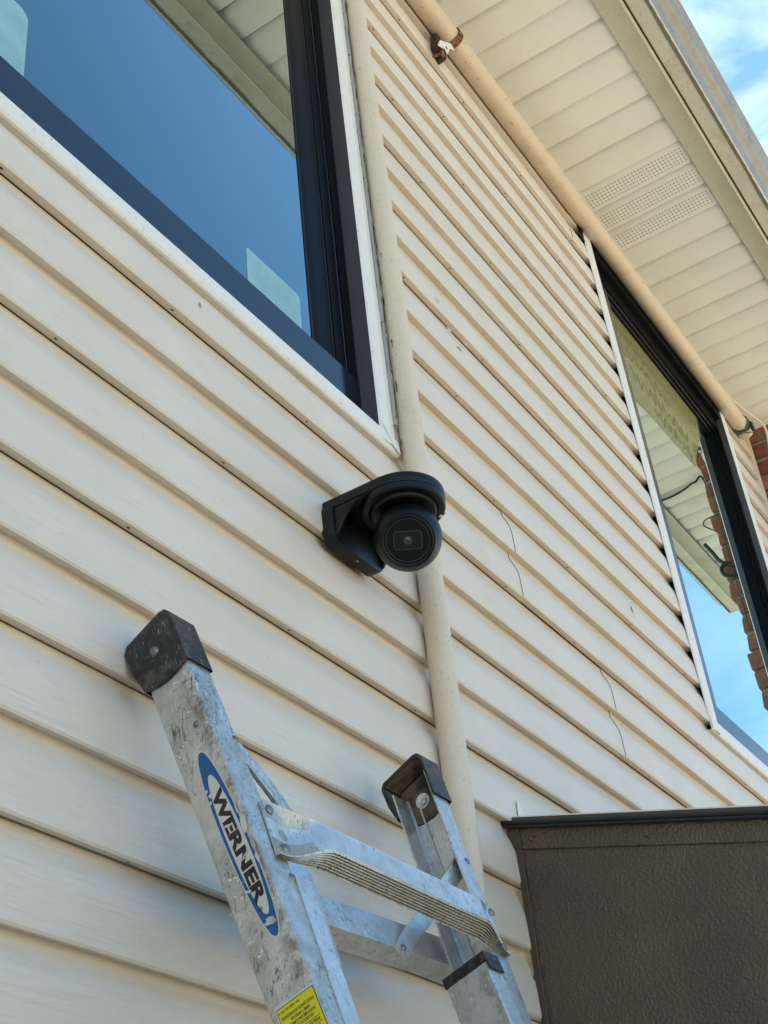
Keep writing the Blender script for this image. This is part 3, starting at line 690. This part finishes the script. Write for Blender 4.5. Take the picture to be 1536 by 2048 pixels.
tur = thing('security_camera', 'black turret security camera hanging under the round bracket arm', 'camera')
BALL = Vector((1.4985, -0.118, 1.1290)); BR = 0.0500
bm = bmesh.new(); lathe(bm, [(0.0505, 0), (0.0500, -0.004), (0.0490, -0.008), (0.0470, -0.0095), (0.0, -0.0095)], Vector((BC.x, BC.y, ZL+0.004)), (0, 0, 1), 48)
make('base_collar', bm, m_camb, tur)
ax = (Vector((0.0, -DIST, 0)) - BALL).normalized()
ax = (ax + Vector((-0.05, -0.01, -0.22))).normalized()
prof = [(0.0005, -BR)] + [(BR*math.sin(R(a)), -BR*math.cos(R(a))) for a in range(8, 129, 8)] + [(0.0372, 0.0305), (0.0358, 0.0318), (0.0345, 0.0310), (0.0338, 0.0270)]
bm = bmesh.new(); lathe(bm, prof, BALL, ax, 56); make('camera_ball', bm, m_camb, tur, 40)
bm = bmesh.new(); lathe(bm, [(0, 0.0274), (0.0340, 0.0274)], BALL, ax, 48); make('face_glass', bm, m_camr, tur)
bm = bmesh.new(); lathe(bm, [(0.0316, 0.0272), (0.0316, 0.0286), (0.0308, 0.0286), (0.0308, 0.0272)], BALL, ax, 48); make('face_ring', bm, m_lensr, tur)
# lens window: image-up direction in the face plane
fu = (up - ax*up.dot(ax)).normalized(); fu = (fu - 0.07*rt).normalized(); fr_ = fu.cross(ax).normalized()
if fr_.dot(rt) < 0: fr_ = -fr_
fp = lambda u, v, d: BALL + fr_*u + fu*v + ax*d
bm = bmesh.new(); prism(bm, rrect(-0.0208, -0.0138, 0.0208, 0.0138, 0.004), fp, 0.0275, 0.0288); make('lens_bezel', bm, m_lensr, tur, bevel=0.0004)
bm = bmesh.new(); prism(bm, rrect(-0.0196, -0.0126, 0.0196, 0.0126, 0.0032), fp, 0.0288, 0.0291); make('lens_window', bm, m_lensw, tur)
bm = bmesh.new(); lathe(bm, [(0.0062, 0.0291), (0.0062, 0.0298), (0.0046, 0.0300), (0.0040, 0.0293)], BALL, ax, 28); make('lens_ring', bm, m_lensr, tur)
bm = bmesh.new(); lathe(bm, [(0, 0.0306), (0.0022, 0.0302), (0.0040, 0.0293)], BALL, ax, 24); make('lens_glass', bm, m_lensg, tur)

# ------------------------------------------------------------------ stepladder
phi, de, WD, wd, fl = 0.3199, 0.1164, 0.5088, 0.0598, 0.0366
psi, rol = -0.0635, 0.0423
Rz = Matrix.Rotation(psi, 3, 'Z'); Ry = Matrix(((math.cos(rol), 0, math.sin(rol)), (0, 1, 0), (-math.sin(rol), 0, math.cos(rol))))
RR = Ry @ Rz
LV = RR @ Vector((0, -math.sin(phi), -math.cos(phi))); LN = RR @ Vector((0, -math.cos(phi), math.sin(phi))); LX = RR @ Vector((1, 0, 0))
LU = 0.952                     # size of one ladder unit
LX, LN, LV = LX*LU, LN*LU, LV*LU
LO = Vector((1.2556, -0.0636, 0.7032))
def LP(x, n, s): return LO + LX*x + LN*n + LV*s            # ladder frame
def WP(side, off, n, s):                                    # rail frame: off = inward from the outer web face
    return LP(side*(WD/2 - off - math.sin(de)*s), n, s*math.cos(de))
lad = thing('step_ladder', 'scuffed aluminium stepladder leaning upside down against the siding', 'ladder')
LEN = 1.80
def rail(side, prof, s0, s1, m, nm, cut=0.0):
    bm = bmesh.new()
    A = [bm.verts.new(WP(side, o_, n_, s0 - cut*(n_/wd))) for o_, n_ in prof]; B = [bm.verts.new(WP(side, o_, n_, s1)) for o_, n_ in prof]
    k = len(prof)
    fs = []
    for i in range(k): fs.append(bm.faces.new((A[i], A[(i+1) % k], B[(i+1) % k], B[i])))
    fs.append(bm.faces.new(A)); fs.append(bm.faces.new(B[::-1]))
    bmesh.ops.recalc_face_normals(bm, faces=fs)
    return make(nm, bm, m, lad, 25)
T = 0.0026
def chan(w, f, t, r=0.005, lip=0.004):
    """rounded C channel: web at off 0, flanges to off f"""
    o_ = []
    for a in range(0, 91, 30): o_.append((r - r*math.sin(R(90-a)) if True else 0, r - r*math.cos(R(90-a))))
    oc = [(r - r*math.cos(R(a)), r - r*math.sin(R(a))) for a in (0, 30, 60, 90)]       # back outer corner  (0,r)->(r,0)
    out_ = [(f, t), (f, 0.0)] + oc[::-1] + [(o, w - n) for o, n in oc] + [(f, w), (f + 0.0008, w - t*0.5), (f, w - t)]
    inn = [(t + 0.004, w - t), (t, w - t - 0.004), (t, t + 0.004), (t + 0.004, t)]
    return out_ + inn
for side in (-1, 1):
    fr1 = rail(side, chan(wd, fl, T), -0.045, LEN, m_alu if side < 0 else m_alu2, 'front_rail')
    if side < 0: rail_l = fr1
    # extruded ridge inside each channel
    bm = bmesh.new(); prism(bm, [(T, 0.016), (T+0.0022, 0.017), (T+0.0022, 0.019), (T, 0.020)], lambda u, v, d: WP(side, u, v, d), -0.03, LEN); make('rail_rib', bm, m_alu2, fr1)
# rubber feet
for side in (-1, 1):
    bm = bmesh.new()
    e = 0.0032; ff = fl + 0.003
    ol = [(-e, 0.000), (-0.010, -0.030), (-0.012, -0.064), (-0.006, -0.072), (0.050, -0.0795), (wd-0.002, -0.078), (wd+e, -0.070), (wd+e, 0.000), (wd*0.75, 0.0045), (wd*0.5, 0.0065), (wd*0.25, 0.005)]
    il = [(0.0005, 0.000), (-0.004, -0.030), (-0.006, -0.062), (-0.001, -0.066), (0.048, -0.0725), (wd-0.004, -0.071), (wd-0.0006, -0.066), (wd-0.0006, 0.000), (wd*0.75, 0.0045), (wd*0.5, 0.0065), (wd*0.25, 0.005)]
    fO = lambda u, v, d: WP(side, d, u, v)
    k = len(ol)
    ov = [[bm.verts.new(fO(u, v, d)) for u, v in ol] for d in (-e, ff)]
    iv = [[bm.verts.new(fO(u, v, d)) for u, v in il] for d in (-0.0004 if side < 0 else T + 0.0012, ff)]
    fs = [bm.faces.new(ov[0])]
    for i in range(k):
        j = (i+1) % k
        if i in (7, 8, 9, 10): continue
        fs.append(bm.faces.new((ov[0][i], ov[0][j], ov[1][j], ov[1][i])))
        fs.append(bm.faces.new((ov[1][i], ov[1][j], iv[1][j], iv[1][i])))
        f = bm.faces.new((iv[1][i], iv[1][j], iv[0][j], iv[0][i])); f.material_index = 1; fs.append(f)
    f = bm.faces.new(iv[0]); f.material_index = 1; fs.append(f)
    for i in (7, 8, 9, 10):
        j = (i+1) % k; fs.append(bm.faces.new((ov[0][i], ov[0][j], iv[0][j], iv[0][i])))
    bmesh.ops.recalc_face_normals(bm, faces=fs)
    es = [ed for ed in bm.edges if len(ed.link_faces) == 2 and ed.calc_face_angle(0) > R(45)]
    bmesh.ops.bevel(bm, geom=es, offset=0.0022, segments=2, profile=0.6, affect='EDGES', clamp_overlap=True)
    ft = make('rubber_foot', bm, [m_boot, m_bootin], lad, 40)
    if side < 0:
        bm = bmesh.new(); lathe(bm, [(0, 0.0035), (0.004, 0.003), (0.0065, 0.0)], WP(side, -e, 0.027, -0.038), -LX, 16)
    else:
        bm = bmesh.new(); lathe(bm, [(0.004, 0.0008), (0.0065, 0.0018), (0.0105, 0.0022), (0.0115, 0.0)], WP(side, T+0.0012, 0.026, -0.028), -LX, 20)
        lathe(bm, [(0, 0.0016), (0.004, 0.0008)], WP(side, T+0.0012, 0.026, -0.028), -LX, 20)
    make('foot_rivet', bm, m_screw if side > 0 else m_rivet, ft)

def rivet(p, axis, r=0.0048, hgt=0.002, name='rivet', m=None):
    bm = bmesh.new(); lathe(bm, [(0, hgt), (r*0.6, hgt*0.85), (r, 0)], p, axis, 14); return make(name, bm, m or m_rivet, lad)
for x, s in ((-0.209, 0.097), (0.229, 0.106), (-0.188, 0.272)): rivet(LP(x, wd, s), LN)
rivet(WP(-1, 0, 0.041, 0.077), -LX, 0.004)
# step: smooth front, ribbed underside, ends pinched flat and riveted
def step_sec(x):
    """outline (n, s) of the step at x, and tags for rib region"""
    a = min(1, max(0, (x + 0.200)/0.085)); b = min(1, max(0, (0.216 - x)/0.050)); t_ = min(a, b); t_ = t_*t_*(3-2*t_)
    n0 = wd + 0.0008; nf = n0 + 0.0062 + 0.0138*t_
    st, sb = 0.183 + 0.014*t_, 0.252 - 0.023*t_
    nb = n0 - 0.006*t_
    top = [(nb + (nf-nb)*i/6, st + 0.0007*(i % 2) + 0.001*t_*(1-i/6)) for i in range(0, 7)]
    dip = 0.0042 + 0.055*t_*(1-t_)*(1-t_) - 0.0042*t_
    face = [(nf - 0.0005 - dip*math.sin(math.pi*q), st + (sb-st)*q) for q in (0.06, 0.18, 0.3, 0.42, 0.54, 0.66, 0.78, 0.90)]
    m = 16
    rib = []
    for i in range(m+1):
        q = i/m
        n_ = nf + (nb-nf)*q; s_ = sb + 0.007*t_*q + (0.0028 if i % 2 else 0.0)*(0.4+0.6*t_) + (0.0 if t_ > .99 else -0.012*(1-t_)*math.sin(math.pi*q)*0)
        rib.append((n_, s_))
    return top + face + rib
xs = [-0.206 + 0.006*i for i in range(18)] + [-0.09 + 0.025*i for i in range(11)] + [0.166 + 0.006*i for i in range(10)]
bm = bmesh.new(); rings = [[bm.verts.new(LP(x, n_, s_)) for n_, s_ in step_sec(x)] for x in xs]
kk = len(rings[0])
for A, B in zip(rings, rings[1:]):
    for i in range(kk):
        j = (i+1) % kk
        f = bm.faces.new((A[i], A[j], B[j], B[i])); f.material_index = (1 if i % 2 else 2) if i >= 15 else (1 if i < 6 or ((A[0].co - LO).dot(LX)/LU/LU < -0.150 and i not in (9, 10, 11)) else 0)
bm.faces.new(rings[0]); bm.faces.new(rings[-1][::-1])
bmesh.ops.recalc_face_normals(bm, faces=bm.faces)
make('ladder_step', bm, [m_alu2, m_tread, m_groove], lad, 24)
for x, s in ((-0.197, 0.192), (-0.190, 0.240), (0.221, 0.190), (0.213, 0.243)): rivet(LP(x, wd+0.0052, s), LN, 0.0058, 0.0024)
# straps behind the step
def strap(P, wv, m=m_alu2, th=0.0022, nm='strap', cap=True):
    bm = bmesh.new(); P = catmull(P, 6); L = []
    for i, p in enumerate(P):
        t_ = (P[min(i+1, len(P)-1)] - P[max(i-1, 0)]).normalized(); sd_ = t_.cross(LN).normalized(); nn = sd_.cross(t_).normalized()
        if nn.dot(LN) < 0: nn = -nn
        w_ = wv
        if cap and i == len(P)-1: w_ = wv*0.55
        L.append([bm.verts.new(p + sd_*w_ + nn*th), bm.verts.new(p - sd_*w_ + nn*th), bm.verts.new(p - sd_*w_ - nn*th), bm.verts.new(p + sd_*w_ - nn*th)])
    for A, B in zip(L, L[1:]):
        for i in range(4): bm.faces.new((A[i], A[(i+1) % 4], B[(i+1) % 4], B[i]))
    bm.faces.new(L[0][::-1]); bm.faces.new(L[-1]); bmesh.ops.recalc_face_normals(bm, faces=bm.faces)
    return make(nm, bm, m, lad, 30)
strap([LP(0.230, wd-0.006, 0.098), LP(0.212, wd-0.010, 0.118), LP(0.165, 0.024, 0.168), LP(0.122, -0.004, 0.212), LP(0.104, -0.007, 0.230), LP(0.098, -0.007, 0.236)], 0.0105, nm='brace_strap')
rivet(LP(0.104, -0.0045, 0.228), LN, 0.0045)
strap([LP(-0.222, wd-0.004, 0.095), LP(-0.196, wd-0.005, 0.112), LP(-0.150, wd-0.010, 0.150), LP(-0.118, wd-0.014, 0.190), LP(-0.100, wd-0.018, 0.206)], 0.0105, nm='brace_strap')
# rear section, nested between the front rails
prof_r = [(0.0, 0.0), (0.0, 0.058), (-0.002, 0.060), (-0.028, 0.060), (-0.028, 0.0575), (-0.0025, 0.0575), (-0.0025, 0.0025), (-0.028, 0.0025), (-0.028, 0.0)]
def rear(side, x_in, s0, s1, m):
    bm = bmesh.new()
    f_ = lambda u, v, d: LP(side*(x_in - u - 0.012*(d-0.25)), v + 0.0015, d)
    prism(bm, prof_r[::1], f_, s0, s1)
    return make('rear_rail', bm, m, lad, 25)
rear(-1, 0.1575, 0.268, 1.60, m_alu2); rr_ = rear(1, 0.1575, 0.272, 1.60, m_alu2)
bm = bmesh.new(); f_ = lambda u, v, d: LP(0.1575 - u, v + 0.0015, d)
prism(bm, [(-0.030, 0.063), (-0.030, -0.002), (0.0022, -0.002), (0.0022, 0.063)], f_, 0.262, 0.2755); prism(bm, [(-0.030, 0.0632), (-0.030, 0.0604), (0.0020, 0.0604), (0.0020, 0.0632)], f_, 0.274, 0.286)
make('rear_foot', bm, m_boot, lad, bevel=0.0015)
bm = bmesh.new(); f_ = lambda u, v, d: LP(u, d, v)
prism(bm, [(-0.165, 0.203), (0.255, 0.176), (0.255, 0.2175), (-0.165, 0.243)], f_, -0.012, -0.0095)
prism(bm, [(-0.165, 0.2405), (0.255, 0.215), (0.255, 0.2175), (-0.165, 0.243)], f_, -0.040, -0.012)
make('rear_brace', bm, m_alu2, lad)
bm = bmesh.new(); prism(bm, [(-0.092, 0.172), (-0.060, 0.172), (-0.053, 0.180), (-0.053, 0.300), (-0.092, 0.300)], f_, 0.0005, 0.0025)
make('gusset_plate', bm, m_alu2, lad)

# labels on the left rail
def on_web(u_off, n_, s_): return WP(-1, -u_off, n_, s_)
sn, cn, tilt = 0.224, 0.0365, 0.030
def ell(a_s, a_n, n=56, ds=0.0, dn=0.0, rough=0.0):
    out = []
    for i in range(n):
        t_ = 2*math.pi*i/n; r_ = 1 + random.uniform(-rough, rough)
        s_ = a_s*math.cos(t_)*r_; n_ = a_n*math.copysign(abs(math.sin(t_))**0.9, math.sin(t_))*r_
        out.append((cn + dn + n_ + tilt*(s_+ds), sn + ds + s_))
    return out
def decal(nm, pts, m, lift, parent):
    bm = bmesh.new(); prism(bm, pts, lambda u, v, d: on_web(d, u, v), lift-0.00012, lift); return make(nm, bm, m, parent)
stk = decal('brand_sticker', ell(0.1165, 0.0158), m_stw, 0.0003, lad)
decal('sticker_ring', ell(0.1135, 0.0143), m_blue, 0.0005, stk)
decal('sticker_field', ell(0.0860, 0.0108, ds=0.003, dn=0.0002), m_stw, 0.0007, stk)
def text_mesh(body, size, offset=0.0, xscale=1.0):
    cu = bpy.data.curves.new('lettering', 'FONT'); cu.body = body; cu.size = size; cu.offset = offset; cu.resolution_u = 4; cu.extrude = 0.00004
    cu.align_x = 'CENTER'; cu.align_y = 'CENTER'
    ob = bpy.data.objects.new('lettering', cu); COL.objects.link(ob)
    dg = bpy.context.evaluated_depsgraph_get(); me = bpy.data.meshes.new_from_object(ob.evaluated_get(dg)); bpy.data.objects.remove(ob)
    if xscale != 1.0:
        for v in me.vertices: v.co.x *= xscale
    return me
def put_text(nm, body, size, fn, mt, parent, offset=0.0, xs=1.0, fit=None):
    me = text_mesh(body, size, offset, 1.0)
    xv = [v.co.x for v in me.vertices]; wdt = max(xv)-min(xv); mid = (max(xv)+min(xv))/2
    k = (fit/wdt) if fit else xs
    for v in me.vertices: v.co = fn((v.co.x-mid)*k, v.co.y, v.co.z)
    me.materials.clear(); me.materials.append(mt)
    o = bpy.data.objects.new(nm, me); return link(o, parent)
put_text('lettering', 'WERNER', 0.0190, lambda x, y, z: on_web(0.00095 + z, 0.0358 + y + 0.028*x, 0.2300 + x), m_ink, stk, offset=0.00085, fit=0.139)
put_text('lettering', '\u00ae', 0.007, lambda x, y, z: on_web(0.00095 + z, 0.0338 + y, 0.3045 + x), m_ink, stk)
# torn, scraped patches of the sticker
def tear(cn_, cs_, a, b, m, lift, ang=0.0):
    pts = []; k = 11
    for i in range(k):
        t_ = 2*math.pi*i/k; r_ = random.uniform(0.55, 1.15); u, v = b*r_*math.cos(t_), a*r_*math.sin(t_)
        pts.append((cn_ + u*math.cos(ang)-v*math.sin(ang), cs_ + u*math.sin(ang)+v*math.cos(ang)))
    decal('torn_patch', pts, m, lift, stk)
tear(0.0505, 0.196, 0.006, 0.0030, m_alu, 0.0012); tear(0.0515, 0.216, 0.013, 0.0038, m_stw, 0.00115); tear(0.0530, 0.240, 0.011, 0.0030, m_alu, 0.0013); tear(0.0520, 0.256, 0.008, 0.0028, m_stw, 0.0011)
tear(0.0400, 0.3215, 0.0042, 0.0085, m_alu, 0.0012, 0.3); tear(0.0240, 0.156, 0.003, 0.0020, m_stw, 0.0012); tear(0.0262, 0.163, 0.0025, 0.0018, m_stw, 0.0012); tear(0.0243, 0.170, 0.0028, 0.0022, m_alu, 0.0012)
tear(0.0285, 0.281, 0.0022, 0.0045, m_stw, 0.0012, 0.4); tear(0.0330, 0.205, 0.0016, 0.0060, m_stw, 0.0013, 0.2); tear(0.0385, 0.246, 0.0014, 0.0075, m_alu, 0.0013, -0.5)
# yellow safety label, read the other way up
ylw = decal('warning_label', [(0.0085, 0.3965), (0.0575, 0.3985), (0.0575, 0.520), (0.0085, 0.518)], m_stw, 0.0003, lad)
decal('label_border', [(0.0102, 0.3995), (0.0563, 0.4005), (0.0563, 0.518), (0.0102, 0.517)], m_ink, 0.0005, ylw)
decal('label_field', [(0.0110, 0.4003), (0.0555, 0.4013), (0.0555, 0.5172), (0.0110, 0.5162)], m_yel, 0.0007, ylw)
LT = [('P/N 102877-01  REV A', 0.0022, 0.4045, 0.026, 0.0245), ('UTILICE ZAPATOS ANTIDESLIZANTES', 0.0034, 0.4105, 0.040, 0.033), ('FIRME Y NIVELADA', 0.0034, 0.4152, 0.024, 0.034), ('PATAS SOBRE UNA SUPERFICIE', 0.0034, 0.4196, 0.034, 0.034), ('COLOQUE LAS CUATRO', 0.0034, 0.4240, 0.026, 0.034),
      ('WEAR SLIP-RESISTANT SHOES', 0.0036, 0.4305, 0.038, 0.033), ('ON FIRM LEVEL SURFACE', 0.0036, 0.4365, 0.034, 0.033), ('SET ALL FOUR FEET', 0.0036, 0.4415, 0.028, 0.033)]
for body, sz, s_, ft_, nc in LT:
    put_text('lettering', body, sz*1.25, lambda x, y, z, s_=s_, nc=nc: on_web(0.0009 + z, nc - x, s_ + y), m_ink, ylw, offset=0.00003, fit=ft_)
for s_ in (0.4275, 0.4335):
    decal('label_rule', [(0.013, s_), (0.053, s_), (0.053, s_+0.0004), (0.013, s_+0.0004)], m_ink, 0.0009, ylw)

# ------------------------------------------------------------------ door hood, its side panel facing us
hood = thing('door_hood', 'dark bronze hammered metal door hood fixed to the wall', 'awning')
HX = 1.912
top = lambda y: 0.8445 + 0.262*y
hp = lambda u, v, d: (d, u, v)
bm = bmesh.new(); prism(bm, [(-0.022, 0.15), (-0.022, top(-0.022)-0.035), (-0.85, top(-0.85)-0.035), (-0.85, 0.15)], hp, HX+0.004, HX+0.006)
# pillow the sheet slightly
make('side_panel', bm, m_bron, hood)
bm = bmesh.new(); prism(bm, [(-0.0150, 0.15), (-0.0150, top(-0.015)-0.004), (-0.0265, top(-0.0265)-0.004), (-0.0265, 0.15)], hp, HX, HX+0.004); make('wall_flange', bm, m_bron2, hood, bevel=0.0008)
bm = bmesh.new(); prism(bm, [(-0.0275, top(-0.0275)-0.004), (-0.85, top(-0.85)-0.004), (-0.85, top(-0.85)-0.041), (-0.0275, top(-0.0275)-0.041)], hp, HX+0.0005, HX+0.0042); make('top_flange', bm, m_bron, hood, bevel=0.0008)
bm = bmesh.new(); prism(bm, [(-0.0275, top(-0.0275)-0.002), (-0.0275, top(-.0275)-0.040), (-0.006, top(-0.006)-0.040), (-0.006, top(-0.006)-0.002)], hp, HX-0.0015, HX+0.001); make('corner_plate', bm, m_bron2, hood, bevel=0.0006)
bm = bmesh.new(); tube(bm, [(HX-0.003, y, top(y)+0.001) for y in (0.006, -0.02, -0.2, -0.5, -0.86)], 0.0042, 10); tube(bm, [(HX-0.006, y, top(y)-0.006) for y in (-0.004, -0.02, -0.2, -0.5, -0.86)], 0.0026, 8); make('edge_gasket', bm, m_gask, hood)
bm = bmesh.new(); prism(bm, [(0.002, top(0.002)+0.004), (-0.86, top(-0.86)+0.004), (-0.86, top(-0.86)+0.012), (0.002, top(0.002)+0.012)], hp, HX+0.001, HX+1.3); make('hood_roof', bm, m_bron2, hood)
bm = bmesh.new(); tube(bm, [(HX+0.004, y, top(y)+0.013) for y in (0.0, -0.3, -0.86)], 0.0022, 6); prism(bm, [(1.935, top(0)+0.012), (1.975, top(0)+0.012), (1.938, top(0)+0.045)], lambda u, v, d: (u, d, v), -0.0185, -0.0195); make('flashing_tip', bm, m_trim, hood)
bm = bmesh.new(); prism(bm, [(-0.01, 0.15), (-0.01, top(-0.01)), (-0.85, top(-0.85)), (-0.85, 0.15)], hp, HX+1.295, HX+1.30); make('side_panel', bm, m_bron, hood)
for y, dz in ((-0.046, 0.024), (-0.232, 0.024), (-0.42, 0.024), (-0.62, 0.024)):
    bm = bmesh.new(); lathe(bm, [(0.0, 0.0018), (0.002, 0.0026), (0.0036, 0.0022), (0.0046, 0)], Vector((HX+0.0005, y, top(y)-dz)), (-1, 0, 0), 14); make('hood_screw', bm, m_bron, hood)
for z in (0.771, 0.60, 0.42):
    bm = bmesh.new(); lathe(bm, [(0.0, 0.0018), (0.002, 0.0026), (0.0036, 0.0022), (0.0046, 0)], Vector((HX, -0.0115, z)), (-1, 0, 0), 14); make('hood_screw', bm, m_bron, hood)
